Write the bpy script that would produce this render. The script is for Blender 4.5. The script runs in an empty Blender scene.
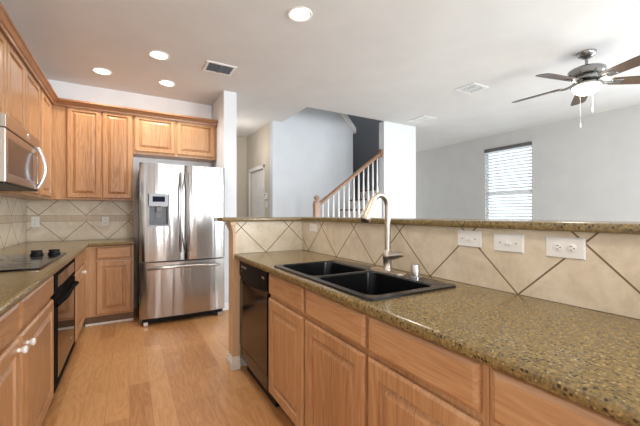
import bpy, bmesh, math, random
from mathutils import Vector, Matrix
random.seed(3)
scene = bpy.context.scene
C = scene.collection
PI = math.pi

# ------------------------------------------------------------------ camera
cam_d = bpy.data.cameras.new('camera')
cam_d.sensor_width = 36.0
cam_d.lens = 329.2 / 640 * 36
cam_d.shift_y = 0.8 / 640
cam_d.clip_start = 0.02
cam = bpy.data.objects.new('camera', cam_d)
C.objects.link(cam)
cam.location = (0, 0, 1.233)
cam.rotation_euler = (PI / 2, 0, -0.525)
scene.camera = cam

# ------------------------------------------------------------------ world, added fill lights, exposure
world = bpy.data.worlds.new('world')
scene.world = world
world.use_nodes = True
bg = world.node_tree.nodes['Background']
bg.inputs[0].default_value = (0.74, 0.87, 1.0, 1)
bg.inputs[1].default_value = 2.6

def area(name, loc, target, sx, sy, power, col=(1, 1, 1)):
    d = bpy.data.lights.new(name, 'AREA')
    d.shape = 'RECTANGLE'
    d.size, d.size_y = sx, sy
    d.energy = power
    d.color = col
    o = bpy.data.objects.new(name, d)
    C.objects.link(o)
    o.location = loc
    o.rotation_euler = (Vector(target) - Vector(loc)).to_track_quat('-Z', 'Y').to_euler()
    return o

# added fill lights in unseen openings behind the camera and in the living room
area('added_fill_rear', (1.3, -3.62, 1.45), (1.3, 0, 1.30), 1.0, 1.9, 85, (0.96, 0.98, 1.0))
area('added_fill_rear', (4.4, -3.62, 1.45), (4.4, 0, 1.30), 2.4, 1.9, 112, (0.84, 0.92, 1.0))
area('added_fill_side', (6.50, -0.6, 1.50), (3.0, -0.6, 1.25), 2.6, 1.8, 84, (0.82, 0.91, 1.0))
area('added_fill_far', (5.5, 8.16, 1.6), (5.5, 4.0, 1.5), 1.15, 1.5, 18, (1.0, 0.93, 0.84))  # added to brighten the dark far end of the right wall

vs = scene.view_settings
vs.view_transform = 'Standard'
vs.look = 'None'
vs.gamma = 1.0
vs.use_curve_mapping = False
vs.exposure = 0.50

# ------------------------------------------------------------------ node helpers
def lin(c):
    def f(v):
        v /= 255.0
        return v / 12.92 if v <= 0.04045 else ((v + 0.055) / 1.055) ** 2.4
    return (f(c[0]), f(c[1]), f(c[2]), 1)

class NT:
    def __init__(s, name):
        s.m = bpy.data.materials.new(name)
        s.m.use_nodes = True
        s.t = s.m.node_tree
        s.b = s.t.nodes['Principled BSDF']
    def n(s, typ, **kw):
        nd = s.t.nodes.new(typ)
        for k, v in kw.items():
            setattr(nd, k, v)
        return nd
    def l(s, a, b):
        s.t.links.new(a, b)
    def val(s, sock, v):
        if isinstance(v, (int, float)):
            sock.default_value = v
        else:
            s.l(v, sock)
    def math(s, op, a, b=0.0, c=None):
        nd = s.n('ShaderNodeMath', operation=op)
        s.val(nd.inputs[0], a)
        s.val(nd.inputs[1], b)
        if c is not None:
            s.val(nd.inputs[2], c)
        return nd.outputs[0]
    def pos(s):
        return s.n('ShaderNodeNewGeometry').outputs['Position']
    def sep(s, v):
        nd = s.n('ShaderNodeSeparateXYZ')
        s.l(v, nd.inputs[0])
        return nd.outputs
    def scale(s, v, sc):
        nd = s.n('ShaderNodeMapping')
        s.l(v, nd.inputs[0])
        nd.inputs['Scale'].default_value = sc
        return nd.outputs[0]
    def noise(s, v, scale, detail=3, rough=0.5, dist=0.0):
        nd = s.n('ShaderNodeTexNoise')
        s.l(v, nd.inputs['Vector'])
        nd.inputs['Scale'].default_value = scale
        nd.inputs['Detail'].default_value = detail
        nd.inputs['Roughness'].default_value = rough
        nd.inputs['Distortion'].default_value = dist
        return nd.outputs[0]
    def ramp(s, f, stops, interp='LINEAR'):
        nd = s.n('ShaderNodeValToRGB')
        s.l(f, nd.inputs[0])
        cr = nd.color_ramp
        cr.interpolation = interp
        while len(cr.elements) < len(stops):
            cr.elements.new(0.5)
        for e, (p, c) in zip(cr.elements, stops):
            e.position = p
            e.color = lin(c)
        return nd.outputs[0]
    def mix(s, f, a, b, blend='MIX'):
        nd = s.n('ShaderNodeMix', data_type='RGBA', blend_type=blend)
        s.val(nd.inputs[0], f)
        for k, v in ((6, a), (7, b)):
            if isinstance(v, tuple):
                nd.inputs[k].default_value = lin(v)
            else:
                s.l(v, nd.inputs[k])
        return nd.outputs[2]
    def bump(s, h, strength=0.1, dist=0.01):
        nd = s.n('ShaderNodeBump')
        nd.inputs['Strength'].default_value = strength
        nd.inputs['Distance'].default_value = dist
        s.l(h, nd.inputs['Height'])
        s.l(nd.outputs[0], s.b.inputs['Normal'])
    def col(s, c):
        if isinstance(c, tuple):
            s.b.inputs['Base Color'].default_value = lin(c)
        else:
            s.l(c, s.b.inputs['Base Color'])
    def set(s, **kw):
        for k, v in kw.items():
            s.val(s.b.inputs[k.replace('_', ' ')], v)

def plain(name, c, rough=0.5, metal=0.0, noise_amt=0.03, nscale=20, emit=None, estr=0, bump=0.0, spec=None):
    t = NT(name)
    p = t.pos()
    nz = t.noise(p, nscale, 3)
    lo = tuple(max(0, v * (1 - noise_amt)) for v in c)
    hi = tuple(min(255, v * (1 + noise_amt)) for v in c)
    t.col(t.ramp(nz, [(0.3, lo), (0.7, hi)]))
    t.set(Roughness=rough, Metallic=metal)
    if spec is not None:
        t.b.inputs['Specular IOR Level'].default_value = spec
    if bump:
        t.bump(t.noise(p, 180, 2), bump, 0.003)
    if emit:
        t.b.inputs['Emission Color'].default_value = lin(emit)
        t.b.inputs['Emission Strength'].default_value = estr
    return t.m

def wood(name, axis, lo, mid, hi, rough=0.35, grain=1.0):
    t = NT(name)
    p = t.pos()
    k = {'x': (1.1, 14, 14), 'y': (14, 1.1, 14), 'z': (14, 14, 1.1)}[axis]
    v = t.scale(p, k)
    warp = t.noise(v, 0.9, 2, 0.5, 0.6)
    rings = t.math('FRACT', t.math('MULTIPLY', warp, 9.0))
    rings = t.math('ABSOLUTE', t.math('SUBTRACT', rings, 0.5))
    k2 = {'x': (5, 160, 160), 'y': (160, 5, 160), 'z': (160, 160, 5)}[axis]
    fib = t.noise(t.scale(p, k2), 1.0, 3, 0.6)
    tone = t.noise(t.scale(p, tuple(a * 0.22 for a in k)), 1.0, 2)
    f = t.math('ADD', t.math('MULTIPLY', rings, 0.34 * grain), t.math('MULTIPLY', fib, 0.55))
    f = t.math('ADD', f, t.math('MULTIPLY', t.math('SUBTRACT', tone, 0.5), 0.7))
    c = t.ramp(f, [(0.08, lo), (0.36, mid), (0.68, hi)])
    t.col(c)
    t.set(Roughness=rough)
    t.b.inputs['Coat Weight'].default_value = 0.15
    t.b.inputs['Coat Roughness'].default_value = 0.2
    t.bump(fib, 0.05, 0.002)
    return t.m

OAK = ((148, 102, 65), (185, 137, 94), (206, 163, 120))
oak_z = wood('oak_upright_grain', 'z', *OAK)
oak_y = wood('oak_grain_along_y', 'y', *OAK)
oak_x = wood('oak_grain_along_x', 'x', *OAK)
crown_m = wood('oak_crown', 'x', (130, 86, 56), (156, 108, 74), (178, 132, 96))
pale_oak = wood('pale_end_panel_wood', 'z', (204, 166, 122), (220, 186, 144), (230, 200, 162))
toe_m = plain('toe_kick_brown', (120, 92, 66), 0.6)
rail_m = wood('handrail_oak', 'x', (112, 76, 48), (138, 98, 66), (158, 116, 80))
newel_m = wood('newel_pink_oak', 'z', (150, 118, 98), (170, 138, 118), (186, 154, 134))
fan_wood = wood('fan_blade_walnut', 'x', (52, 36, 24), (74, 53, 34), (94, 68, 44), 0.45)

def floor_mat():
    t = NT('oak_plank_floor')
    p = t.pos()
    br = t.n('ShaderNodeTexBrick')
    m = t.n('ShaderNodeMapping')
    t.l(p, m.inputs[0])
    m.inputs['Rotation'].default_value = (0, 0, PI / 2)
    t.l(m.outputs[0], br.inputs['Vector'])
    br.offset = 0.37
    br.inputs['Scale'].default_value = 1.0
    br.inputs['Brick Width'].default_value = 1.15
    br.inputs['Row Height'].default_value = 0.127
    br.inputs['Mortar Size'].default_value = 0.0012
    br.inputs['Mortar Smooth'].default_value = 0.3
    br.inputs['Bias'].default_value = 0.0
    br.inputs['Color1'].default_value = (0.0, 0.0, 0.0, 1)
    br.inputs['Color2'].default_value = (1, 1, 1, 1)
    br.inputs['Mortar'].default_value = (0.5, 0.5, 0.5, 1)
    plank = t.sep(br.outputs['Color'])[0]
    off = t.n('ShaderNodeCombineXYZ')
    t.l(t.math('MULTIPLY', plank, 7.3), off.inputs[0])
    t.l(t.math('MULTIPLY', plank, 3.1), off.inputs[1])
    add = t.n('ShaderNodeVectorMath', operation='ADD')
    t.l(p, add.inputs[0])
    t.l(off.outputs[0], add.inputs[1])
    v = t.scale(add.outputs[0], (10, 1.6, 10))
    warp = t.noise(v, 1.0, 3, 0.5, 0.8)
    rings = t.math('ABSOLUTE', t.math('SUBTRACT', t.math('FRACT', t.math('MULTIPLY', warp, 7)), 0.5))
    fib = t.noise(t.scale(add.outputs[0], (130, 7, 130)), 1.0, 3, 0.6)
    f = t.math('ADD', t.math('MULTIPLY', rings, 0.35), t.math('MULTIPLY', fib, 0.45))
    f = t.math('ADD', f, t.math('MULTIPLY', plank, 0.28))
    c = t.ramp(f, [(0.15, (172, 116, 68)), (0.5, (208, 152, 98)), (0.9, (228, 180, 128))])
    c = t.mix(t.math('MULTIPLY', br.outputs['Fac'], 0.45), c, (130, 78, 42))
    t.col(c)
    t.set(Roughness=t.math('ADD', 0.26, t.math('MULTIPLY', fib, 0.16)))
    t.bump(t.math('SUBTRACT', 1.0, br.outputs['Fac']), 0.15, 0.002)
    return t.m
floor_m = floor_mat()

def granite():
    t = NT('brown_gold_granite')
    p = t.pos()
    cloud = t.noise(p, 80, 5, 0.78)
    base = t.ramp(cloud, [(0.28, (58, 48, 33)), (0.40, (98, 82, 52)), (0.51, (128, 107, 67)), (0.62, (150, 125, 78)), (0.76, (184, 154, 104))])
    big = t.noise(p, 10, 3)
    base = t.mix(t.math('MULTIPLY', big, 0.35), base, (124, 104, 64))
    def grains(scale, size, thr, ch, amount, c, base):
        vo = t.n('ShaderNodeTexVoronoi')
        vo.inputs['Scale'].default_value = scale
        t.l(p, vo.inputs['Vector'])
        hit = t.math('LESS_THAN', vo.outputs['Distance'], size)
        pick = t.math('GREATER_THAN', t.sep(vo.outputs['Color'])[ch], thr)
        return t.mix(t.math('MULTIPLY', t.math('MULTIPLY', hit, pick), amount), base, c)
    base = grains(95, 0.42, 0.76, 0, 0.45, (172, 138, 80), base)
    base = grains(110, 0.45, 0.74, 1, 0.55, (80, 74, 56), base)
    base = grains(100, 0.36, 0.70, 1, 0.85, (40, 34, 25), base)
    base = grains(130, 0.34, 0.86, 2, 0.55, (190, 170, 126), base)
    t.col(base)
    t.set(Roughness=0.2)
    return t.m
granite_m = granite()

def tile(name, axis, h0, strip=None, base=((206, 188, 160), (224, 208, 182), (234, 222, 200)), period=0.43, grout=(122, 100, 70), gw=0.0031):
    t = NT(name)
    p = t.pos()
    s = t.sep(p)
    h = s[0] if axis == 'x' else s[1]
    z = s[2]
    def lattice(hh, zz):
        a = t.math('SUBTRACT', h, hh)
        b = t.math('SUBTRACT', z, zz)
        ds = []
        for op in ('ADD', 'SUBTRACT'):
            q = t.math('DIVIDE', t.math(op, a, b), period)
            q = t.math('ABSOLUTE', t.math('SUBTRACT', q, t.math('ROUND', q)))
            ds.append(t.math('MULTIPLY', q, period / 1.414))
        return t.math('MINIMUM', ds[0], ds[1])
    d = lattice(h0, 0.914)
    if strip:
        z0, z1 = strip
        d2 = lattice(h0 + period / 2, z1)
        up = t.math('GREATER_THAN', z, z1)
        lowm = t.math('LESS_THAN', z, z0)
        instrip = t.math('SUBTRACT', t.math('SUBTRACT', 1.0, up), lowm)
        # small border tiles 75 mm wide
        q = t.math('DIVIDE', h, 0.15)
        q = t.math('MULTIPLY', t.math('ABSOLUTE', t.math('SUBTRACT', q, t.math('ROUND', q))), 0.15)
        dd = t.math('ADD', t.math('MULTIPLY', d, lowm), t.math('MULTIPLY', d2, up))
        dd = t.math('ADD', dd, t.math('MULTIPLY', instrip, t.math('ADD', q, 0.002)))
        e0 = t.math('ABSOLUTE', t.math('SUBTRACT', z, z0))
        e1 = t.math('ABSOLUTE', t.math('SUBTRACT', z, z1))
        d = t.math('MINIMUM', dd, t.math('ADD', t.math('MINIMUM', e0, e1), 0.0018))
    g = t.math('LESS_THAN', d, gw)
    nz = t.noise(p, 5.5, 6, 0.62, 1.0)
    nz2 = t.noise(p, 38, 3, 0.6)
    f = t.math('ADD', t.math('MULTIPLY', nz, 0.75), t.math('MULTIPLY', nz2, 0.25))
    c = t.ramp(f, [(0.3, base[0]), (0.5, base[1]), (0.68, base[2])])
    if strip:
        c = t.mix(t.math('MULTIPLY', instrip, 0.55), c, (190, 164, 130))
    t.col(t.mix(g, c, grout))
    t.set(Roughness=t.math('ADD', 0.32, t.math('MULTIPLY', g, 0.5)))
    t.bump(t.math('SUBTRACT', 1.0, g), 0.25, 0.003)
    return t.m

def steel(name, c=(196, 196, 196), rough=0.22, axis='z', wave=0.0):
    t = NT(name)
    p = t.pos()
    k = {'z': (220, 220, 3), 'x': (3, 220, 220), 'y': (220, 3, 220)}[axis]
    nz = t.noise(t.scale(p, k), 1.0, 2)
    lo = tuple(v * 0.95 for v in c)
    t.col(t.ramp(nz, [(0.3, lo), (0.7, c)]))
    t.set(Metallic=1.0, Roughness=t.math('ADD', rough - 0.04, t.math('MULTIPLY', nz, 0.08)))
    if wave:
        t.bump(t.noise(t.scale(p, (9, 9, 0.5)), 1.0, 2), wave, 0.05)
    return t.m

steel_m = steel('brushed_stainless', (180, 177, 174), 0.20, 'z', 0.18)
steel_plain = steel('stainless_trim', (200, 198, 196), 0.28)
nickel_m = steel('brushed_nickel', (206, 198, 186), 0.32)
fan_metal = steel('pewter_metal', (150, 148, 146), 0.22)
chrome_m = steel('chrome', (225, 225, 225), 0.10)
mw_steel = steel('microwave_stainless', (190, 176, 162), 0.30, 'y')
side_grey = plain('appliance_side_grey', (120, 118, 116), 0.45, 0.3)
black_gloss = plain('black_glossy', (14, 14, 15), 0.12, 0, 0.05, spec=0.3)
black_satin = plain('black_satin', (20, 20, 21), 0.38, 0, 0.05, spec=0.18)
black_comp = plain('black_composite_sink', (14, 14, 15), 0.24, 0, 0.25, 300, spec=0.4)
black_matt = plain('black_enamel', (17, 17, 18), 0.75, 0, 0.05, spec=0.06)
glass_dark = plain('dark_oven_glass', (22, 17, 14), 0.05, 0, 0.05)
mw_glass = plain('microwave_door_glass', (70, 58, 50), 0.12, 0.2, 0.05)
white_plastic = plain('white_plastic', (240, 238, 232), 0.35, 0, 0.01)
white_paint = plain('white_wall_paint', (226, 228, 230), 0.7, 0, 0.012, 4, bump=0.04)
kitchen_lit_white = plain('kitchen_wall_lit_white', (240, 241, 242), 0.7, 0, 0.012, 4, bump=0.04)  # white paint raised to imitate recessed light falling on the kitchen walls
stair_paint = plain('pale_stair_wall_paint', (216, 219, 222), 0.7, 0, 0.012, 4, bump=0.04)
tan_paint = plain('beige_hall_paint', (204, 194, 178), 0.7, 0, 0.012, 4, bump=0.04)
greige_paint = plain('greige_living_paint', (200, 198, 195), 0.7, 0, 0.012, 4, bump=0.04)
stairwell_grey = plain('grey_upstairs_wall', (150, 152, 154), 0.7, 0, 0.012, 4)  # darker even grey than the other walls, all round the upper stairwell
ceil_paint = plain('ceiling_paint', (224, 221, 218), 0.8, 0, 0.012, 3, bump=0.06)
trim_white = plain('white_trim_paint', (240, 238, 234), 0.4, 0, 0.01)
cream_trim = plain('cream_trim_paint', (242, 236, 226), 0.45, 0, 0.015)
slot_m = plain('dark_slot', (40, 36, 32), 0.5)
vent_dark = plain('vent_shadow_grey', (96, 98, 102), 0.6)
blind_m = plain('white_blind_slat', (236, 236, 234), 0.5, 0, 0.01)
blind_rail = plain('grey_blind_headrail', (98, 94, 92), 0.5)
carpet_m = plain('brown_stair_tread', (120, 92, 70), 0.85, 0, 0.12, 90)
lamp_warm = plain('lit_lamp_lens', (255, 250, 240), 0.4, 0, 0.0, 5, (255, 240, 214), 14)
globe_m = plain('lit_fan_globe', (255, 252, 240), 0.4, 0, 0.0, 5, (255, 240, 206), 1.6)
display_m = plain('dark_blue_display', (20, 25, 46), 0.5, 0, 0.05, spec=0.1)
disp_grey = plain('dispenser_grey', (150, 152, 154), 0.4, 0.3)
disp_cav = plain('dispenser_cavity_grey', (92, 94, 98), 0.4, 0.3)
badge_m = plain('silver_badge', (200, 200, 198), 0.25, 0.8)
ink_m = plain('grey_ink', (120, 120, 120), 0.5)

def glass_mat():
    t = NT('window_glass')
    t.set(Roughness=0.0, IOR=1.45)
    t.b.inputs['Transmission Weight'].default_value = 1.0
    t.b.inputs['Base Color'].default_value = (0.95, 0.97, 1, 1)
    return t.m
glass_m = glass_mat()

# ------------------------------------------------------------------ geometry helpers
def new():
    return bmesh.new()

def box(bm, x0, x1, y0, y1, z0, z1, bev=0.0, seg=2, M=None):
    b = bmesh.new()
    r = bmesh.ops.create_cube(b, size=1)
    bmesh.ops.scale(b, vec=(abs(x1 - x0), abs(y1 - y0), abs(z1 - z0)), verts=b.verts)
    bmesh.ops.translate(b, vec=((x0 + x1) / 2, (y0 + y1) / 2, (z0 + z1) / 2), verts=b.verts)
    if bev > 0:
        bmesh.ops.bevel(b, geom=list(b.edges), offset=bev, segments=seg, affect='EDGES', profile=0.5)
    merge(bm, b, M)

def merge(bm, b, M=None):
    if M is not None:
        bmesh.ops.transform(b, matrix=M, verts=b.verts)
    me = bpy.data.meshes.new('tmp')
    b.to_mesh(me)
    b.free()
    bm.from_mesh(me)
    bpy.data.meshes.remove(me)

def prism(bm, pts, axis, a0, a1, bev=0.0):
    """extrude a 2-D outline; axis names the extrusion direction"""
    def P(p, a):
        return {'x': (a, p[0], p[1]), 'y': (p[0], a, p[1]), 'z': (p[0], p[1], a)}[axis]
    b = bmesh.new()
    lo = [b.verts.new(P(p, a0)) for p in pts]
    hi = [b.verts.new(P(p, a1)) for p in pts]
    n = len(pts)
    b.faces.new(lo)
    b.faces.new(hi[::-1])
    for i in range(n):
        b.faces.new((lo[i], hi[i], hi[(i + 1) % n], lo[(i + 1) % n]))
    bmesh.ops.recalc_face_normals(b, faces=b.faces)
    if bev > 0:
        bmesh.ops.bevel(b, geom=list(b.edges), offset=bev, segments=2, affect='EDGES', profile=0.5)
    merge(bm, b)

def tube(bm, pts, r, n=12, caps=True):
    pts = [Vector(p) for p in pts]
    if not isinstance(r, (list, tuple)):
        r = [r] * len(pts)
    rings = []
    up = None
    for i, p in enumerate(pts):
        a = pts[max(i - 1, 0)]
        c = pts[min(i + 1, len(pts) - 1)]
        t = (c - a).normalized()
        if up is None:
            up = Vector((0, 0, 1)) if abs(t.z) < 0.9 else Vector((1, 0, 0))
        s = t.cross(up)
        if s.length < 1e-5:
            s = t.cross(Vector((0, 1, 0)))
        s.normalize()
        up = s.cross(t).normalized()
        rings.append([bm.verts.new(p + r[i] * (math.cos(2 * PI * k / n) * s + math.sin(2 * PI * k / n) * up)) for k in range(n)])
    for i in range(len(rings) - 1):
        for k in range(n):
            bm.faces.new((rings[i][k], rings[i][(k + 1) % n], rings[i + 1][(k + 1) % n], rings[i + 1][k]))
    if caps:
        bm.faces.new(rings[0][::-1])
        bm.faces.new(rings[-1])

def lathe(bm, prof, M=None, n=28):
    """prof = [(radius, height)], axis local z"""
    b = bmesh.new()
    rings = []
    for r, z in prof:
        if r < 1e-6:
            rings.append([b.verts.new((0, 0, z))])
        else:
            rings.append([b.verts.new((r * math.cos(2 * PI * k / n), r * math.sin(2 * PI * k / n), z)) for k in range(n)])
    for i in range(len(rings) - 1):
        A, B = rings[i], rings[i + 1]
        for k in range(n):
            a0, a1 = A[k % len(A)], A[(k + 1) % len(A)]
            b0, b1 = B[k % len(B)], B[(k + 1) % len(B)]
            vs_ = []
            for v in (a0, a1, b1, b0):
                if v not in vs_:
                    vs_.append(v)
            if len(vs_) >= 3:
                b.faces.new(vs_)
    bmesh.ops.recalc_face_normals(b, faces=b.faces)
    merge(bm, b, M)

def frame_M(o, facing):
    """local u (right), v (up), n (out) -> world"""
    if facing == '+x':
        u, n = Vector((0, 1, 0)), Vector((1, 0, 0))
    elif facing == '-x':
        u, n = Vector((0, -1, 0)), Vector((-1, 0, 0))
    elif facing == '-y':
        u, n = Vector((1, 0, 0)), Vector((0, -1, 0))
    else:
        u, n = Vector((-1, 0, 0)), Vector((0, 1, 0))
    v = Vector((0, 0, 1))
    M = Matrix.Identity(4)
    for i in range(3):
        M[i][0], M[i][1], M[i][2], M[i][3] = u[i], v[i], n[i], o[i]
    return M

def rings_panel(bm, w, h, rings, M=None):
    """nested rectangles (inset, height): first ring is the back outline"""
    b = bmesh.new()
    R = []
    for i, z in rings:
        R.append([b.verts.new(p) for p in ((i, i, z), (w - i, i, z), (w - i, h - i, z), (i, h - i, z))])
    b.faces.new(R[0][::-1])
    for A, B in zip(R, R[1:]):
        for k in range(4):
            b.faces.new((A[k], A[(k + 1) % 4], B[(k + 1) % 4], B[k]))
    b.faces.new(R[-1])
    bmesh.ops.recalc_face_normals(b, faces=b.faces)
    merge(bm, b, M)

T = 0.021
def door_bm(w, h, M, fr=0.062):
    bm = new()
    rings_panel(bm, w, h, [(0, 0), (0, T - 0.008), (0.010, T), (fr - 0.004, T), (fr, T - 0.014), (fr + 0.007, T - 0.014), (fr + 0.032, T - 0.002), (fr + 0.034, T - 0.001)], M)
    return bm

def drawer_bm(w, h, M):
    bm = new()
    rings_panel(bm, w, h, [(0, 0), (0, T - 0.010), (0.003, T - 0.006), (0.014, T), (0.016, T)], M)
    return bm

LOC = {}
def obj(name, bm, mat, parent=None, smooth=None, loc=None):
    me = bpy.data.meshes.new(name)
    base = Vector((0, 0, 0))
    if parent is not None:
        base = LOC[parent.name]
    elif loc is not None:
        base = Vector(loc)
    if base.length:
        bmesh.ops.translate(bm, vec=-base, verts=bm.verts)
    bmesh.ops.recalc_face_normals(bm, faces=bm.faces)
    bm.to_mesh(me)
    bm.free()
    me.materials.append(mat)
    o = bpy.data.objects.new(name, me)
    C.objects.link(o)
    if smooth:
        me.shade_smooth()
        md = None
        try:
            me.set_sharp_from_angle(angle=math.radians(smooth))
        except Exception:
            pass
    if parent is not None:
        o.parent = parent
    else:
        o.location = base
    LOC[o.name] = base
    return o

def thing(name, label, cat, loc=(0, 0, 0), group=None):
    o = bpy.data.objects.new(name, None)
    o.empty_display_size = 0.1
    C.objects.link(o)
    o.location = loc
    LOC[o.name] = Vector(loc)
    o['label'] = label
    o['category'] = cat
    if group:
        o['group'] = group
    return o

def tag(o, label, cat, group=None):
    o['label'] = label
    o['category'] = cat
    if group:
        o['group'] = group
    return o

def struct(name, bm, mat, label=None, parent=None):
    o = obj(name, bm, mat, parent)
    if parent is None:
        o['kind'] = 'structure'
        if label:
            o['label'] = label
    return o

# ------------------------------------------------------------------ dimensions
ZC = 2.81                       # ceiling
XL, YB = -1.02, 4.94            # kitchen left wall, kitchen back wall
XR = 6.36                       # living room right wall
YR0 = -3.5                      # wall behind the camera
YH = 6.65                       # hall back wall
YS = 5.23                       # stair wall

# ------------------------------------------------------------------ room shell
b = new()
prism(b, [(XL - 0.12, YR0 - 0.12), (1.40, YR0 - 0.12), (1.40, 2.68), (2.16, 2.68), (2.16, 8.12), (XL - 0.12, 8.12)], 'z', -0.1, 0)
struct('floor', b, floor_m, 'light oak plank floor')
b = new()
prism(b, [(1.4005, YR0 - 0.12), (XR + 0.12, YR0 - 0.12), (XR + 0.12, 8.12), (2.1605, 8.12), (2.1605, 2.6795), (1.4005, 2.6795)], 'z', -0.1, 0)
struct('floor_living', b, plain('pale_bounce_floor', (196, 188, 176), 0.95, 0, 0.06, 60), 'unseen living room floor, made pale to cut warm bounce')  # pale floor added out of view so less orange bounces up

b = new()
box(b, XL - 0.12, XR + 0.12, YR0 - 0.12, 4.30, ZC, ZC + 0.3)
box(b, XL - 0.12, 2.27, 4.30, 8.12, ZC, ZC + 0.3)
box(b, 4.44, XR + 0.12, 4.30, 8.12, ZC, ZC + 0.3)
box(b, 2.27, 4.38, 6.42, 8.12, ZC, ZC + 0.3)
struct('ceiling', b, ceil_paint, 'flat off white ceiling with a stairwell opening')

b = new(); box(b, XL - 0.12, XL, YR0, YB + 0.12, 0, ZC)
struct('wall_left', b, kitchen_lit_white)
b = new(); box(b, XL, 1.04, YB, YB + 0.12, 0, ZC)
struct('wall_back', b, kitchen_lit_white)
b = new(); box(b, 1.045, 1.21, 4.26, YH + 0.12, 0, ZC)
struct('wall_fridge', b, white_paint, 'white wall end standing beside the refrigerator')
b = new(); box(b, 1.21, 2.22, YH, YH + 0.12, 0, ZC)
struct('wall_hall_back', b, tan_paint)
# hall side wall, with its door opening
b = new()
box(b, 2.10, 2.22, YS + 0.12, 5.66, 0, ZC)
box(b, 2.10, 2.22, 6.42, YH, 0, ZC)
box(b, 2.10, 2.22, 5.66, 6.42, 2.06, ZC)
struct('wall_hall_side', b, tan_paint)
# pale stair wall with its sloping cut
b = new()
prism(b, [(2.10, 0), (3.77, 0), (3.77, 2.86), (2.10, 4.62)], 'y', YS, YS + 0.12)
struct('wall_stair', b, stair_paint, 'tall pale wall rising behind the staircase')
b = new()
prism(b, [(3.81, 2.80), (3.81, 2.90), (2.28, 4.52), (2.28, 4.42)], 'y', YS - 0.05, YS + 0.16)
struct('trim_1', b, trim_white, 'white sloping cap on the stair wall')
# wall end (white column) and walls round the stairwell
b = new(); box(b, 3.75, 4.50, 4.30, 4.43, 0, ZC)
struct('wall_column', b, white_paint, 'white wall end right of the staircase')
b = new(); box(b, 4.38, 4.50, 4.43, 8.0, 0, 5.2)
struct('wall_stair_side', b, stairwell_grey)
b = new(); box(b, 2.22, 4.38, 6.30, 6.42, 0, 5.2)
struct('wall_stair_back', b, stairwell_grey)
b = new()
box(b, 2.15, 4.50, 4.18, 4.30, ZC + 0.3, 5.2)
box(b, 2.15, 2.27, 4.30, 6.42, ZC + 0.3, 5.2)
struct('wall_stairwell_upper', b, stairwell_grey)
b = new(); box(b, 2.15, 4.50, 4.18, 6.42, 5.2, 5.3)
struct('ceiling_stairwell', b, stairwell_grey)
b = new()
box(b, 4.50, 4.9, 8.0, 8.12, 0, ZC); box(b, 6.1, XR, 8.0, 8.12, 0, ZC)
box(b, 4.9, 6.1, 8.0, 8.12, 0, 0.8); box(b, 4.9, 6.1, 8.0, 8.12, 2.4, ZC)  # opening added for the far fill light
struct('wall_living_back', b, greige_paint)
# right wall with the blind window (and an unseen opening added for the side fill)
W0, W1, WZ0, WZ1 = 3.26, 4.18, 0.95, 2.555
b = new()
box(b, XR, XR + 0.14, W1, 8.12, 0, ZC)
box(b, XR, XR + 0.14, W0, W1, 0, WZ0)
box(b, XR, XR + 0.14, W0, W1, WZ1, ZC)
box(b, XR, XR + 0.14, 0.75, W0, 0, ZC)
box(b, XR, XR + 0.14, -1.95, 0.75, 0, 0.6)
box(b, XR, XR + 0.14, -1.95, 0.75, 2.5, ZC)
box(b, XR, XR + 0.14, YR0 - 0.12, -1.95, 0, ZC)
struct('wall_right', b, greige_paint, 'long greige living room wall with the window')
b = new()
xs = [XL - 0.12, 0.8, 1.8, 3.2, 5.6, XR + 0.12]
box(b, xs[0], xs[1], YR0 - 0.12, YR0, 0, ZC)
box(b, xs[2], xs[3], YR0 - 0.12, YR0, 0, ZC)
box(b, xs[4], xs[5], YR0 - 0.12, YR0, 0, ZC)
for a, c in ((xs[1], xs[2]), (xs[3], xs[4])):  # openings added to let the rear fill lights in
    box(b, a, c, YR0 - 0.12, YR0, 0, 0.5)
    box(b, a, c, YR0 - 0.12, YR0, 2.4, ZC)
struct('wall_rear', b, greige_paint)

# half wall of the peninsula (L shaped)
PX, PX2 = 1.338, 1.45           # sink-side face of the long leg
PY, PY2 = 2.618, 2.73           # kitchen-side face of the return
PEN_END = -1.2
b = new()
box(b, PX, PX2, PEN_END, PY2, 0, 1.172)
box(b, 0.73, PX, PY, PY2, 0, 1.172)
struct('wall_peninsula', b, white_paint, 'L shaped half wall carrying the raised bar')

d = bpy.data.lights.new('upstairs_fill', 'POINT')  # added point light, lifts the black stairwell
d.energy = 30
d.color = (0.85, 0.92, 1.0)
d.shadow_soft_size = 0.25
lo_ = bpy.data.objects.new('upstairs_fill', d)
C.objects.link(lo_); lo_.location = (4.0, 5.6, 4.9)
d = bpy.data.lights.new('hall_fill', 'POINT')  # added point light, brightens the hall walls
d.energy = 4
d.color = (1.0, 0.95, 0.88)
d.shadow_soft_size = 0.1
lo_ = bpy.data.objects.new('hall_fill', d)
C.objects.link(lo_); lo_.location = (1.66, 5.6, 2.35)

# window
b = new()
fx = XR + 0.06
for (y0, y1, z0, z1) in ((W0, W0 + 0.04, WZ0, WZ1), (W1 - 0.04, W1, WZ0, WZ1), (W0, W1, WZ0, WZ0 + 0.04), (W0, W1, WZ1 - 0.04, WZ1), (W0, W1, 1.62, 1.67)):
    box(b, fx, fx + 0.04, y0, y1, z0, z1, 0.003)
win = struct('window_1', b, trim_white, 'window behind the closed white blind')
b = new(); box(b, fx + 0.018, fx + 0.022, W0 + 0.04, W1 - 0.04, WZ0 + 0.04, WZ1 - 0.04)
obj('pane', b, glass_m, win)

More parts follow.
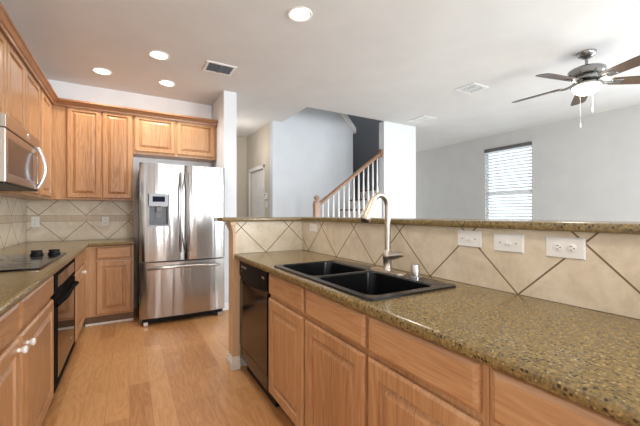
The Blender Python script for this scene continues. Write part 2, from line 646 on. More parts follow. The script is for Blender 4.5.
# hall door (closed, six panels)
b = new()
M = frame_M((2.135, 6.415, 0.01), '-x')
box(b, 0, 0.755, 0, 2.045, -0.02, 0.0, 0, M=M)
for (u0, v0, w, h) in ((0.10, 0.22, 0.23, 0.62), (0.425, 0.22, 0.23, 0.62), (0.10, 0.95, 0.23, 0.62), (0.425, 0.95, 0.23, 0.62), (0.10, 1.68, 0.23, 0.24), (0.425, 1.68, 0.23, 0.24)):
    Mp = M @ Matrix.Translation((u0, v0, 0))
    rings_panel(b, w, h, [(0, -0.005), (0, 0.006), (0.02, 0.010), (0.03, 0.004), (0.05, 0.008)], Mp)
dr = struct('door_1', b, trim_white, 'white six panel hall door')
b = new()
lathe(b, [(0.0, 0.05), (0.02, 0.048), (0.028, 0.035), (0.022, 0.02), (0.012, 0.012), (0.028, 0.004), (0.028, 0)], frame_M((2.135, 5.73, 0.95), '-x'), 16)
obj('door_knob', b, nickel_m, dr, 40)
b = new()
box(b, 2.085, 2.10, 5.60, 5.66, 0, 2.12, 0.004)
box(b, 2.085, 2.10, 6.42, 6.48, 0, 2.12, 0.004)
box(b, 2.085, 2.10, 5.60, 6.48, 2.06, 2.125, 0.004)
struct('trim_2', b, trim_white, 'white casing round the hall door')

# baseboards that can be glimpsed
b = new()
box(b, 1.032, 1.225, 4.246, 4.26, 0, 0.09, 0.003)
struct('baseboard_fridge', b, trim_white)
b = new(); box(b, 2.086, 2.10, YS, 5.60, 0, 0.09, 0.003); struct('baseboard_hall', b, trim_white)
b = new(); box(b, XR - 0.014, XR, YR0, 8.0, 0, 0.09, 0.003); struct('baseboard_right', b, trim_white)

# ------------------------------------------------------------------ tile backsplashes
BEIGE = ((202, 185, 158), (222, 206, 180), (234, 221, 198))
PALE = ((206, 190, 164), (224, 211, 188), (236, 226, 206))
b = new(); box(b, XL + 0.009, 0.045, YB - 0.008, YB - 0.0005, 0.9155, 1.395)
tag(obj('tile_backsplash', b, tile('tile_back', 'x', -0.235, (1.142, 1.215), PALE, 0.45), loc=(0, YB, 0.915)), 'diagonal beige tile backsplash with border band on the wall left of the refrigerator', 'backsplash')
b = new(); box(b, XL + 0.0005, XL + 0.008, 0.6, YB - 0.0005, 0.9155, 1.395)
tag(obj('tile_backsplash', b, tile('tile_left', 'y', YB + 0.1, (1.142, 1.215), PALE, 0.45), loc=(XL, 2.8, 0.915)), 'pale tile backsplash on the left wall behind the cooktop', 'backsplash')
b = new(); box(b, PX - 0.008, PX - 0.0005, PEN_END, PY - 0.009, 0.9155, 1.171)
tag(obj('tile_backsplash', b, tile('tile_sink', 'y', 0.734, None, BEIGE, 0.44), loc=(PX, 1, 0.915)), 'long diagonal beige tile backsplash under the bar, behind sink and faucet', 'backsplash')
b = new(); box(b, 0.731, PX - 0.0085, PY - 0.008, PY - 0.0005, 0.9155, 1.171)
tag(obj('tile_backsplash', b, tile('tile_return', 'x', 0.989, None, PALE, 0.42), loc=(1, PY, 0.915)), 'short diagonal beige tile backsplash on the return wall above the dishwasher', 'backsplash')

# ------------------------------------------------------------------ countertops
def slab_profile(x_front, x_back, z0, z1, sgn):
    """rounded front edge; sgn = direction from back to front along the axis"""
    r = (z1 - z0) / 2
    pts = [(x_back, z0), (x_back, z1)]
    for k in range(7):
        a = PI / 2 - PI * k / 6
        pts.append((x_front - sgn * r * 0.6 + sgn * r * 0.6 * math.cos(a), (z0 + z1) / 2 + r * math.sin(a)))
    return pts
CZ0, CZ1 = 0.877, 0.914
# peninsula top with a cut-out for the sink
CF = 0.718
SKX0, SKX1, SKY0, SKY1 = 0.775, 1.225, 0.965, 1.845
b = new()
prism(b, slab_profile(CF, SKX0, CZ0, CZ1, -1), 'y', PEN_END, PY - 0.009)
box(b, SKX1, PX - 0.001, PEN_END, PY - 0.001, CZ0, CZ1)
box(b, SKX0, SKX1, PEN_END, SKY0, CZ0, CZ1)
box(b, SKX0, SKX1, SKY1, PY - 0.001, CZ0, CZ1)
tag(obj('countertop', b, granite_m, loc=(1.0, 1.0, CZ0)), 'brown granite countertop of the peninsula around the black sink', 'countertop')
# left L-shaped top
LF = -0.375; BF = 4.318
b = new()
prism(b, slab_profile(LF, XL + 0.001, CZ0, CZ1, 1), 'y', 0.6, BF + 0.01)
prism(b, slab_profile(BF, YB - 0.001, CZ0, CZ1, -1), 'x', LF - 0.02, 0.048)
box(b, XL + 0.001, LF - 0.02, BF, YB - 0.001, CZ0, CZ1)
tag(obj('countertop', b, granite_m, loc=(-0.7, 3.0, CZ0)), 'brown granite L shaped countertop under the cooktop and along the left and back walls', 'countertop')
# raised bar
b = new()
prism(b, [(0.615, 2.565), (1.298, 2.565), (1.298, PEN_END - 0.05), (1.70, PEN_END - 0.05), (1.70, 2.86), (0.615, 2.86)], 'z', 1.173, 1.203, 0.007)
tag(obj('bar_top', b, granite_m, loc=(1.5, 1.0, 1.173), smooth=30), 'raised brown granite bar ledge on top of the half wall', 'countertop')

# end panel of the return wall
t = thing('end_panel', 'pale wooden end panel with cream base at the end of the peninsula wall', 'panel', (0.72, 2.67, 0))
b = new(); box(b, 0.710, 0.729, 2.598, 2.735, 0.0, 1.12, 0.002); box(b, 0.729, 0.775, 2.598, 2.6085, 0.0, 0.874, 0.001)
obj('panel', b, pale_oak, t)
b = new()
for k, (o, z0, z1) in enumerate(((0.006, 1.10, 1.12), (0.014, 1.12, 1.142), (0.024, 1.142, 1.1715))):
    box(b, 0.710 - o, 0.729, 2.606 - o, 2.735 + o, z0, z1, 0.004)
obj('capital', b, pale_oak, t)
b = new()
for o, z0, z1 in ((0.018, 0.0, 0.055), (0.012, 0.055, 0.08), (0.006, 0.08, 0.10)):
    box(b, 0.710 - o, 0.7095, 2.598 - o, 2.735 + o, z0, z1, 0.003)
    box(b, 0.7095, 0.765, 2.598 - o, 2.5975, z0, z1, 0.003)
obj('base_moulding', b, cream_trim, t)['label'] = 'cream stepped base moulding'

# ------------------------------------------------------------------ cabinets
def carcass(bm, y0, y1, z0, z1, depth, M, face=True, rails=(), stile=0.03, wide=0.0):
    """open box in u,v,n: n=0 is the face-frame front, the box runs to n=-depth"""
    w = y1 - y0
    th = 0.016
    box(bm, 0, th, z0, z1, -depth, -0.018, M=M)
    box(bm, w - th, w, z0, z1, -depth, -0.018, M=M)
    box(bm, th, w - th, z0, z0 + th, -depth, -0.018, M=M)
    box(bm, th, w - th, z0, z1, -depth, -depth + 0.008, M=M)
    box(bm, 0, max(stile, wide), z0, z1, -0.018, 0, M=M)
    box(bm, w - stile, w, z0, z1, -0.018, 0, M=M)
    box(bm, max(stile, wide), w - stile, z0, z0 + 0.035, -0.018, 0, M=M)
    box(bm, max(stile, wide), w - stile, z1 - 0.035, z1, -0.018, 0, M=M)
    for r in rails:
        box(bm, max(stile, wide), w - stile, r - 0.02, r + 0.02, -0.018, 0, M=M)

def knob_bm(M):
    bm = new()
    lathe(bm, [(0.0, 0.032), (0.012, 0.031), (0.017, 0.024), (0.014, 0.015), (0.007, 0.010), (0.009, 0.0)], M, 16)
    return bm

def base_cab(name, label, facing, origin, w, fronts, depth=0.57, toe=0.06, rails=(0.72,), hmat=oak_y, group=None, top=0.876, wide=0.0, stile=0.03, knobs=()):
    """origin = world point at floor, left-front corner of the face frame seen from the front"""
    M = frame_M(origin, facing)
    t = thing(name, label, 'cabinet', origin, group)
    bm = new()
    carcass(bm, 0, w, 0.105, top, depth, M, rails=rails, stile=stile, wide=wide)
    obj('body', bm, oak_z, t)
    bm = new()
    box(bm, 0.001, w - 0.001, 0.0, 0.104, -depth, -toe, M=M)
    obj('toe_kick', bm, toe_m, t)
    for (kind, u0, u1, v0, v1) in fronts:
        Mf = M @ Matrix.Translation((u0, v0, 0.0005))
        if kind == 'door':
            o = obj('door', door_bm(u1 - u0, v1 - v0, Mf), oak_z, t)
        else:
            o = obj('drawer', drawer_bm(u1 - u0, v1 - v0, Mf), hmat, t)
        for (ku, kv) in knobs:
            if u0 <= ku <= u1 and v0 <= kv <= v1:
                kb = knob_bm(M @ Matrix.Translation((ku, kv, T)))
                k = obj('knob', kb, white_plastic, o, 40)
                k['label'] = 'small white knob'
    return t

# peninsula cabinets face -x; u runs towards -y
FX = 0.768       # face frame plane, fronts stand 20 mm proud
g = 'base cabinets under the peninsula counter'
base_cab('base_cabinet', 'oak sink base cabinet with two doors, right of the dishwasher', '-x', (FX, 1.945, 0), 0.985,
         [('drawer', 0.012, 0.478, 0.735, 0.862), ('door', 0.012, 0.478, 0.125, 0.712),
          ('drawer', 0.502, 0.975, 0.735, 0.862), ('door', 0.502, 0.975, 0.125, 0.712)], depth=0.56, group=g)
base_cab('base_cabinet', 'oak cabinet with wide drawer directly right of the sink base', '-x', (FX, 0.958, 0), 0.465,
         [('drawer', 0.010, 0.448, 0.735, 0.862), ('door', 0.010, 0.448, 0.125, 0.712)], depth=0.56, group=g)
base_cab('base_cabinet', 'oak cabinet at the near right end of the peninsula, only its drawer in view', '-x', (FX, 0.491, 0), 0.62,
         [('drawer', 0.012, 0.606, 0.735, 0.862), ('door', 0.012, 0.300, 0.125, 0.712), ('door', 0.314, 0.606, 0.125, 0.712)], depth=0.56, group=g)

# left run faces +x; u runs towards +y
FL = -0.42
g = 'base cabinets along the left and back walls'
base_cab('base_cabinet', 'oak base cabinet at the left edge of the photo, nearest the camera', '+x', (FL, 1.09, 0), 0.762,
         [('drawer', 0.01, 0.745, 0.735, 0.862), ('door', 0.01, 0.745, 0.115, 0.712)], toe=0.04, group=g, knobs=((0.715, 0.667),))
base_cab('base_cabinet', 'oak base cabinet left of the black wall oven', '+x', (FL, 1.854, 0), 0.722,
         [('drawer', 0.01, 0.705, 0.735, 0.862), ('door', 0.01, 0.705, 0.115, 0.712)], toe=0.04, group=g, knobs=((0.085, 0.655),))
base_cab('base_cabinet', 'narrow oak base cabinet between the black oven and the corner', '+x', (FL, 3.492, 0), 0.866,
         [('drawer', 0.06, 0.80, 0.735, 0.862), ('door', 0.06, 0.80, 0.115, 0.712)], toe=0.04, group=g, wide=0.07, stile=0.075, knobs=((0.47, 0.660),))
base_cab('base_cabinet', 'oak base cabinet on the back wall beside the refrigerator', '-y', (FL + 0.001, 4.36, 0), 0.462,
         [('drawer', 0.105, 0.440, 0.735, 0.862), ('door', 0.105, 0.440, 0.125, 0.712)], toe=0.05, hmat=oak_x, group=g, wide=0.115)
b = new(); box(b, FL, 0.043, 4.392, 4.404, 0.0, 0.022, 0.003)
struct('baseboard_cabinet', b, cream_trim)

def upper_cab(label, facing, origin, w, h, doors, depth, group):
    M = frame_M(origin, facing)
    t = thing('upper_cabinet', label, 'cabinet', origin, group)
    bm = new()
    box(bm, 0, w, 0, h, -depth, -0.018, M=M)
    box(bm, 0, w, 0, h, -0.018, 0, 0.001, M=M)
    obj('body', bm, oak_z, t)
    for (u0, u1, v0, v1) in doors:
        obj('door', door_bm(u1 - u0, v1 - v0, M @ Matrix.Translation((u0, v0, 0.0005)), 0.05), oak_z, t)
    return t
g = 'wall cabinets under the crown moulding'
UX = -0.755
UD = abs(XL - UX) - 0.002
upper_cab('oak wall cabinet above the microwave', '+x', (UX, 2.60, 1.84), 0.925, 0.645, [(0.012, 0.455, 0.02, 0.60), (0.475, 0.918, 0.02, 0.60)], UD, g)
upper_cab('tall oak wall cabinet between microwave and corner', '+x', (UX, 3.527, 1.395), 1.405, 1.09, [(0.02, 0.53, 0.02, 1.045), (0.62, 1.05, 0.02, 1.045)], UD, g)
UY = 4.66
DB = YB - UY - 0.002
upper_cab('oak wall cabinet with two tall doors left of the refrigerator', '-y', (UX + 0.003, UY, 1.395), 0.793, 1.09,
          [(0.140, 0.462, 0.02, 1.055), (0.476, 0.782, 0.02, 1.055)], DB, g)
upper_cab('short oak wall cabinet above the refrigerator', '-y', (0.042, UY, 1.975), 0.995, 0.51,
          [(0.014, 0.472, 0.03, 0.475), (0.496, 0.970, 0.03, 0.475)], DB, g)

# crown moulding (mitred, follows both runs)
b = new()
prof = [(0.0, 2.44), (0.020, 2.44), (0.024, 2.458), (0.034, 2.464), (0.052, 2.488), (0.062, 2.494), (0.062, 2.512), (0.0, 2.512)]
b2 = bmesh.new()
rows = []
for (d, z) in prof:
    rows.append([b2.verts.new(p) for p in ((UX + 0.0205 + d, 2.60, z), (UX + 0.0205 + d, UY - 0.0205 - d, z), (1.038, UY - 0.0205 - d, z))])
for i in range(len(rows)):
    A, B = rows[i], rows[(i + 1) % len(rows)]
    for k in range(2):
        b2.faces.new((A[k], A[k + 1], B[k + 1], B[k]))
b2.faces.new([r[0] for r in rows])
b2.faces.new([r[2] for r in rows][::-1])
merge(b, b2)
tag(obj('crown_moulding', b, crown_m, loc=(UX, UY, 2.44)), 'dark oak crown moulding along the tops of the wall cabinets', 'moulding')

# ------------------------------------------------------------------ refrigerator
FRX0, FRX1, FRY = 0.094, 1.006, 4.05
t = thing('refrigerator', 'stainless steel french door refrigerator with water dispenser', 'refrigerator', ((FRX0 + FRX1) / 2, 4.45, 0))
b = new(); box(b, FRX0 + 0.006, FRX1 - 0.006, FRY + 0.075, YB - 0.03, 0.03, 1.765, 0.006)
obj('cabinet_body', b, side_grey, t)
def curved_door(x0, x1, z0, z1, bulge=0.018, depth=0.07):
    bm = new()
    n = 14
    pts = []
    r = 0.014
    w = x1 - x0
    for k in range(n + 1):
        u = k / n
        x = x0 + w * u
        e = min(u, 1 - u) * w
        edge = 0.0 if e >= r else r - math.sqrt(max(0, r * r - (r - e) ** 2))
        pts.append((x, FRY - bulge * (1 - (2 * u - 1) ** 2) + edge))
    extra = []
    pts += [(x1, FRY + depth), (x0, FRY + depth)]
    prism(bm, pts, 'z', z0, z1)
    return bm
xm = 0.552
SPL = 0.700
ld = curved_door(FRX0, xm - 0.003, SPL + 0.008, 1.79)
o = obj('left_door', ld, steel_m, t, 35)
# dispenser set in the left door
DX0, DX1, DZ0, DZ1 = 0.175, 0.388, 1.09, 1.455
yf = FRY - 0.022
b = new()
for (x0, x1, z0, z1) in ((DX0, DX0 + 0.012, DZ0, DZ1), (DX1 - 0.012, DX1, DZ0, DZ1), (DX0, DX1, DZ0, DZ0 + 0.018), (DX0, DX1, 1.315, DZ1)):
    box(b, x0, x1, yf, FRY + 0.0, z0, z1, 0.003)
disp = obj('dispenser', b, disp_grey, o)
b = new(); box(b, DX0 + 0.045, DX1 - 0.045, yf - 0.002, yf + 0.002, 1.365, 1.425)
obj('display', b, display_m, disp)

def cut(o, cutter_bm):
    """subtract a closed mesh from an object, for recesses"""
    me = bpy.data.meshes.new('cutter')
    cutter_bm.to_mesh(me)
    cutter_bm.free()
    c = bpy.data.objects.new('cutter', me)
    C.objects.link(c)
    par = o.parent
    o.parent = None
    c.location = -LOC[o.name]
    md = o.modifiers.new('cut', 'BOOLEAN')
    md.operation = 'DIFFERENCE'
    md.solver = 'EXACT'
    md.object = c
    dg = bpy.context.evaluated_depsgraph_get()
    dg.update()
    res = bpy.data.meshes.new_from_object(o.evaluated_get(dg))
    o.modifiers.clear()
    old = o.data
    o.data = res
    res.name = old.name
    o.parent = par
    bpy.data.objects.remove(c)
    bpy.data.meshes.remove(me)

b = new(); box(b, DX0 + 0.011, DX1 - 0.011, FRY - 0.10, FRY + 0.055, DZ0 + 0.017, 1.316)
cut(o, b)
b = new()
box(b, DX0 + 0.012, DX1 - 0.012, FRY + 0.0455, FRY + 0.0545, DZ0 + 0.018, 1.315)
box(b, DX0 + 0.012, DX0 + 0.018, FRY - 0.012, FRY + 0.0455, DZ0 + 0.018, 1.315)
box(b, DX1 - 0.018, DX1 - 0.012, FRY - 0.012, FRY + 0.0455, DZ0 + 0.018, 1.315)
box(b, DX0 + 0.018, DX1 - 0.018, FRY - 0.012, FRY + 0.0455, DZ0 + 0.018, DZ0 + 0.03)
obj('alcove', b, disp_cav, disp)
b = new()
box(b, 0.255, 0.31, FRY - 0.005, FRY + 0.02, 1.25, 1.314, 0.006)
prism(b, [(0.25, 1.25), (0.315, 1.25), (0.305, 1.19), (0.26, 1.19)], 'y', FRY + 0.022, FRY + 0.030)
obj('nozzle', b, plain('nozzle_grey', (112, 112, 114), 0.45, 0.2), disp)

b = curved_door(xm + 0.003, FRX1, SPL + 0.008, 1.79)
rd = obj('right_door', b, steel_m, t, 35)
b = curved_door(FRX0, FRX1, 0.085, SPL - 0.006, 0.020)
fd = obj('freezer_drawer', b, steel_m, t, 35)

def bow(bm, pts, r, flat=1.0):
    tube(bm, pts, r, 12)
def vhandle(x, z0, z1, side):
    bm = new()
    n = 16
    pts = []
    for k in range(n + 1):
        u = k / n
        out = 0.055 * min(1, 4.5 * min(u, 1 - u) + 0.02)
        pts.append((x, FRY - 0.004 - out, z0 + (z1 - z0) * u))
    tube(bm, pts, 0.013, 12)
    return bm
obj('handle', vhandle(xm - 0.045, 0.80, 1.70, -1), steel_plain, ld if False else o, 50)
obj('handle', vhandle(xm + 0.045, 0.80, 1.70, 1), steel_plain, rd, 50)
b = new()
pts = []
for k in range(21):
    u = k / 20
    pts.append((FRX0 + 0.075 + (FRX1 - FRX0 - 0.15) * u, FRY - 0.012 - 0.062 * min(1, 6 * min(u, 1 - u) + 0.02), 0.640 + 0.018 * (1 - (2 * u - 1) ** 2) - 0.012))
tube(b, pts, 0.015, 12)
obj('handle', b, steel_plain, fd, 50)
b = new()
box(b, 0.54, 0.60, FRY - 0.0225, FRY - 0.018, 0.585, 0.600, 0.001)
obj('badge', b, badge_m, fd)
b = new()
box(b, FRX0 + 0.03, FRX1 - 0.03, FRY + 0.03, FRY + 0.10, 0.028, 0.078, 0.004)
for k in range(16):
    x = FRX0 + 0.06 + k * 0.049
    box(b, x, x + 0.03, FRY + 0.024, FRY + 0.03, 0.045, 0.065)
obj('base_grille', b, black_satin, t)
for x in (FRX0 + 0.035, FRX1 - 0.085):
    b = new(); box(b, x, x + 0.05, FRY + 0.005, FRY + 0.07, 0.0, 0.045, 0.006)
    obj('foot', b, steel_plain, t)
for x in (FRX0 + 0.02, FRX1 - 0.10):
    b = new(); box(b, x, x + 0.08, FRY + 0.08, FRY + 0.16, 1.765, 1.785, 0.004)
    obj('hinge_cover', b, side_grey, t)

# ------------------------------------------------------------------ microwave
MY0, MY1, MX = 2.655, 3.515, -0.64
MZ0, MZ1 = 1.415, 1.838
t = thing('microwave', 'stainless steel microwave mounted over the cooktop', 'microwave', (-0.8, 3.085, MZ0))
b = new(); box(b, XL + 0.012, MX - 0.03, MY0, MY1, MZ0 + 0.012, MZ1, 0.004)
obj('casing', b, mw_steel, t)
b = new(); box(b, XL + 0.012, MX - 0.012, MY0 + 0.004, MY1 - 0.004, MZ0, MZ0 + 0.0115, 0.002)
obj('underside', b, black_satin, t)
b = new(); box(b, MX - 0.0295, MX, MY0, MY1, 1.755, MZ1, 0.005)
tp = obj('top_trim', b, mw_steel, t)
b = new()
lathe(b, [(0, 0.003), (0.018, 0.002), (0.02, 0)], frame_M((MX, 3.16, 1.797), '+x') @ Matrix.Scale(1.0, 4), 20)
obj('badge', b, badge_m, tp, 40)
b = new()
M = frame_M((MX - 0.0295, MY0, MZ0 + 0.012), '+x')
rings_panel(b, MY1 - MY0, 1.75 - MZ0 - 0.012, [(0, 0), (0, 0.022), (0.004, 0.027), (0.05, 0.027), (0.053, 0.023), (0.055, 0.023)], M)
md_ = obj('door', b, mw_steel, t)
b = new(); box(b, MX - 0.0060, MX - 0.0045, MY0 + 0.056, MY1 - 0.19, MZ0 + 0.068, 1.694)
obj('window', b, mw_glass, md_)
b = new(); box(b, MX - 0.0060, MX - 0.0042, MY1 - 0.186, MY1 - 0.056, MZ0 + 0.068, 1.694)
obj('control_strip', b, steel_plain, md_)
b = new()
pts = []
for k in range(17):
    u = k / 16
    pts.append((MX + 0.002 + 0.048 * math.sin(PI * u) ** 0.8, MY1 - 0.085, MZ0 + 0.022 + 0.325 * u))
tube(b, pts, 0.011, 12)
obj('handle', b, plain('handle_bright_steel', (226, 226, 228), 0.2, 0.6), md_, 60)

# ------------------------------------------------------------------ cooktop
t = thing('cooktop', 'black glass cooktop with two knobs set in the left countertop', 'cooktop', (-0.69, 2.86, CZ1))
b = new()
rings_panel(b, 0.89, 0.51, [(0, 0), (0, 0.003), (0.012, 0.009), (0.016, 0.0095)], Matrix.Translation((-0.945, 2.42, CZ1 + 0.0003)) @ Matrix(((0, 1, 0, 0), (1, 0, 0, 0), (0, 0, 1, 0), (0, 0, 0, 1))))
gp = obj('glass_top', b, black_gloss, t)
for (x, y, r) in ((-0.80, 2.62, 0.085), (-0.58, 2.62, 0.075), (-0.80, 2.95, 0.075), (-0.58, 2.92, 0.095)):
    b = new()
    lathe(b, [(r, 0.0), (r, 0.0008), (r - 0.004, 0.0008), (r - 0.004, 0)], Matrix.Translation((x, y, CZ1 + 0.0098)), 32)
    obj('burner_ring', b, vent_dark, t)
for (x, y) in ((-0.60, 3.195), (-0.50, 3.215)):
    b = new()
    lathe(b, [(0.040, 0), (0.040, 0.008), (0.036, 0.012), (0.034, 0.020), (0.028, 0.025), (0, 0.026)], Matrix.Translation((x, y, CZ1 + 0.0102)), 24)
    box(b, x - 0.034, x + 0.034, y - 0.008, y + 0.008, CZ1 + 0.034, CZ1 + 0.046, 0.003)
    obj('knob', b, black_satin, t, 35)

# ------------------------------------------------------------------ wall oven under the counter
OX = -0.40
t = thing('wall_oven', 'black built-in oven under the left countertop', 'oven', (-0.7, 3.03, 0))
b = new(); box(b, -0.98, OX - 0.03, 2.585, 3.482, 0.10, 0.872, 0.003)
obj('casing', b, black_satin, t)
b = new(); box(b, -0.98, OX - 0.055, 2.585, 3.482, 0.0, 0.0995)
obj('toe_kick', b, black_satin, t)
b = new()
M = frame_M((OX - 0.0295, 2.588, 0.715), '+x')
rings_panel(b, 0.89, 0.15, [(0, 0), (0, 0.024), (0.006, 0.030), (0.03, 0.030), (0.032, 0.027), (0.034, 0.027)], M)
cp = obj('control_panel', b, black_matt, t)
b = new(); box(b, OX - 0.0025, OX - 0.0010, 2.70, 3.445, 0.750, 0.832)
obj('glass', b, glass_dark, cp)
b = new(); box(b, OX - 0.0015, OX + 0.0, 3.13, 3.17, 0.80, 0.812)
obj('badge', b, badge_m, cp)
b = new()
M = frame_M((OX - 0.0295, 2.588, 0.115), '+x')
rings_panel(b, 0.89, 0.592, [(0, 0), (0, 0.024), (0.006, 0.030), (0.045, 0.030), (0.047, 0.027), (0.05, 0.027)], M)
od = obj('door', b, black_matt, t)
b = new(); box(b, OX - 0.0025, OX - 0.0005, 2.70, 3.426, 0.168, 0.635)
obj('glass', b, glass_dark, od)
b = new()
pts = []
for k in range(19):
    u = k / 18
    pts.append((OX + 0.004 + 0.034 * min(1, 5 * min(u, 1 - u) + 0.02), 2.62 + 0.82 * u, 0.655 + 0.034 * (1 - (2 * u - 1) ** 2)))
tube(b, pts, 0.013, 12)
obj('handle', b, black_matt, od, 50)
b = new()
lathe(b, [(0, 0.003), (0.014, 0.002), (0.016, 0)], frame_M((OX - 0.0004, 3.27, 0.24), '+x'), 18)
obj('badge', b, badge_m, od, 40)

# ------------------------------------------------------------------ dishwasher
DXF = 0.748
t = thing('dishwasher', 'black dishwasher at the end of the peninsula', 'dishwasher', (1.03, 2.25, 0))
b = new(); box(b, DXF + 0.035, 1.30, 1.955, 2.548, 0.11, 0.872, 0.003)
obj('casing', b, black_satin, t)
b = new(); box(b, DXF + 0.06, 1.30, 1.955, 2.548, 0.0, 0.1095)
obj('toe_kick', b, black_satin, t)
b = new()
DM = frame_M((DXF + 0.0345, 2.546, 0), '-x')
DW = 0.588
# door with a shallow arched pocket below the controls
prism(b, [(DXF, 0.215), (DXF + 0.0345, 0.215), (DXF + 0.0345, 0.745), (DXF + 0.012, 0.745), (DXF + 0.004, 0.73), (DXF, 0.70)], 'y', 1.958, 2.546)
dd = obj('door', b, plain('dishwasher_black_gloss', (30, 25, 22), 0.10, 0.0, 0.03), t)
b = new()
pts = [(0, 0.752), (DW, 0.752), (DW, 0.868), (0, 0.868)]
prof = []
bmp = bmesh.new()
n = 12
rows = []
for k in range(n + 1):
    u = k / n
    sag = 0.030 * (1 - (2 * u - 1) ** 2)
    bul = 0.018 * (1 - (2 * u - 1) ** 2)
    col_ = [(u * DW, 0.868, 0), (u * DW, 0.868, 0.034), (u * DW, 0.790 - sag * 0.3, 0.036 + bul * 0.4), (u * DW, 0.755 - sag, 0.034 + bul), (u * DW, 0.748 - sag, 0.028 + bul), (u * DW, 0.748 - sag * 0.2, 0)]
    rows.append([bmp.verts.new(p) for p in col_])
for A, B in zip(rows, rows[1:]):
    for k in range(6):
        bmp.faces.new((A[k], A[(k + 1) % 6], B[(k + 1) % 6], B[k]))
bmp.faces.new(rows[0]); bmp.faces.new(rows[-1])
bmesh.ops.recalc_face_normals(bmp, faces=bmp.faces)
merge(b, bmp, DM)
cp = obj('control_panel', b, plain('dishwasher_controls_black', (18, 18, 19), 0.5, 0, 0.05, spec=0.15), t, 40)
for k in range(4):
    b = new()
    box(b, 0.055 + 0.034 * k, 0.079 + 0.034 * k, 0.818, 0.838, 0.033, 0.0385, 0.002, M=DM)
    obj('button', b, disp_grey, cp)
b = new(); box(b, 0.045, 0.20, 0.792, 0.800, 0.034, 0.0385, 0.001, M=DM)
obj('indicator_strip', b, disp_grey, cp)
b = new(); box(b, 0.50, 0.545, 0.815, 0.828, 0.033, 0.0375, 0.001, M=DM)
obj('badge', b, badge_m, cp)
b = new(); box(b, DXF + 0.004, DXF + 0.0345, 1.958, 2.546, 0.112, 0.208, 0.003)
obj('lower_panel', b, plain('dishwasher_lower_panel', (34, 28, 24), 0.14), t)

# ------------------------------------------------------------------ sink
def rrect(x0, x1, y0, y1, z, r, n=5):
    out = []
    for cx, cy, a0 in ((x1 - r, y1 - r, 0), (x0 + r, y1 - r, PI / 2), (x0 + r, y0 + r, PI), (x1 - r, y0 + r, 1.5 * PI)):
        for k in range(n + 1):
            a = a0 + PI / 2 * k / n
            out.append((cx + r * math.cos(a), cy + r * math.sin(a), z))
    return out
SX0, SX1, SY0, SY1 = 0.750, 1.244, 0.935, 1.872
RIM = CZ1 + 0.010
t = thing('sink', 'black double bowl drop-in sink', 'sink', (1.0, 1.41, CZ1))
bowls = [(0.790, 1.140, 1.430, 1.838), (0.790, 1.140, 0.980, 1.400)]
b = new()
x0, x1 = bowls[0][0], bowls[0][1]
y = [SY0, bowls[1][2], bowls[1][3], bowls[0][2], bowls[0][3], SY1]
def strip(xa, xb, ya, yb, z1=RIM):
    box(b, xa, xb, ya, yb, CZ1 + 0.0005, z1)
rb = bmesh.new()
outer_lo = [rb.verts.new(p) for p in rrect(SX0, SX1, SY0, SY1, CZ1 + 0.0005, 0.03)]
outer_hi = [rb.verts.new(p) for p in rrect(SX0 + 0.004, SX1 - 0.004, SY0 + 0.004, SY1 - 0.004, RIM - 0.001, 0.028)]
for k in range(len(outer_lo)):
    j = (k + 1) % len(outer_lo)
    rb.faces.new((outer_lo[k], outer_lo[j], outer_hi[j], outer_hi[k]))
edges = [rb.edges.get((outer_hi[k], outer_hi[(k + 1) % len(outer_hi)])) for k in range(len(outer_hi))]
for (a0, a1, c0, c1) in bowls:
    first = [rb.verts.new(p) for p in rrect(a0 - 0.008, a1 + 0.008, c0 - 0.008, c1 + 0.008, RIM, 0.05)]
    for k in range(len(first)):
        edges.append(rb.edges.new((first[k], first[(k + 1) % len(first)])))
    prev = first
    for (ins, z, r) in ((0.0, RIM - 0.006, 0.045), (0.006, RIM - 0.10, 0.05), (0.014, RIM - 0.165, 0.055), (0.04, RIM - 0.19, 0.06), (0.10, RIM - 0.198, 0.06)):
        ring = [rb.verts.new(p) for p in rrect(a0 + ins, a1 - ins, c0 + ins, c1 - ins, z, r)]
        for k in range(len(ring)):
            j = (k + 1) % len(ring)
            rb.faces.new((prev[k], prev[j], ring[j], ring[k]))
        prev = ring
    rb.faces.new(prev)
bmesh.ops.triangle_fill(rb, edges=edges, use_beauty=True)
bmesh.ops.recalc_face_normals(rb, faces=rb.faces)
merge(b, rb)
sk = obj('basin', b, black_comp, t, 35)
for (a0, a1, c0, c1) in bowls:
    b = new()
    lathe(b, [(0.0, 0.002), (0.03, 0.002), (0.036, 0.006), (0.044, 0.005), (0.046, 0.0)], Matrix.Translation(((a0 + a1) / 2, (c0 + c1) / 2, RIM - 0.198)), 24)
    obj('drain', b, steel_plain, sk, 40)

# faucet on the sink's rear deck
fx_, fy_ = 1.198, 1.345
t = thing('faucet', 'brushed nickel gooseneck pull-down faucet behind the sink', 'faucet', (fx_, fy_, RIM))
b = new()
pl = bmesh.new()
lo = [pl.verts.new(p) for p in rrect(fx_ - 0.03, fx_ + 0.03, fy_ - 0.125, fy_ + 0.125, RIM, 0.0295)]
hi = [pl.verts.new(p) for p in rrect(fx_ - 0.028, fx_ + 0.028, fy_ - 0.123, fy_ + 0.123, RIM + 0.007, 0.0275)]
for k in range(len(lo)):
    j = (k + 1) % len(lo)
    pl.faces.new((lo[k], lo[j], hi[j], hi[k]))
pl.faces.new(lo[::-1]); pl.faces.new(hi)
merge(b, pl)
obj('base_plate', b, nickel_m, t, 40)
b = new()
lathe(b, [(0.027, 0.0), (0.027, 0.006), (0.0235, 0.012), (0.0235, 0.055), (0.026, 0.062), (0.028, 0.078), (0.026, 0.094), (0.019, 0.104), (0.0155, 0.112), (0.0155, 0.12)], Matrix.Translation((fx_, fy_, RIM + 0.0072)), 24)
obj('valve_body', b, nickel_m, t, 40)
b = new()
R = 0.060
ztop = 1.272
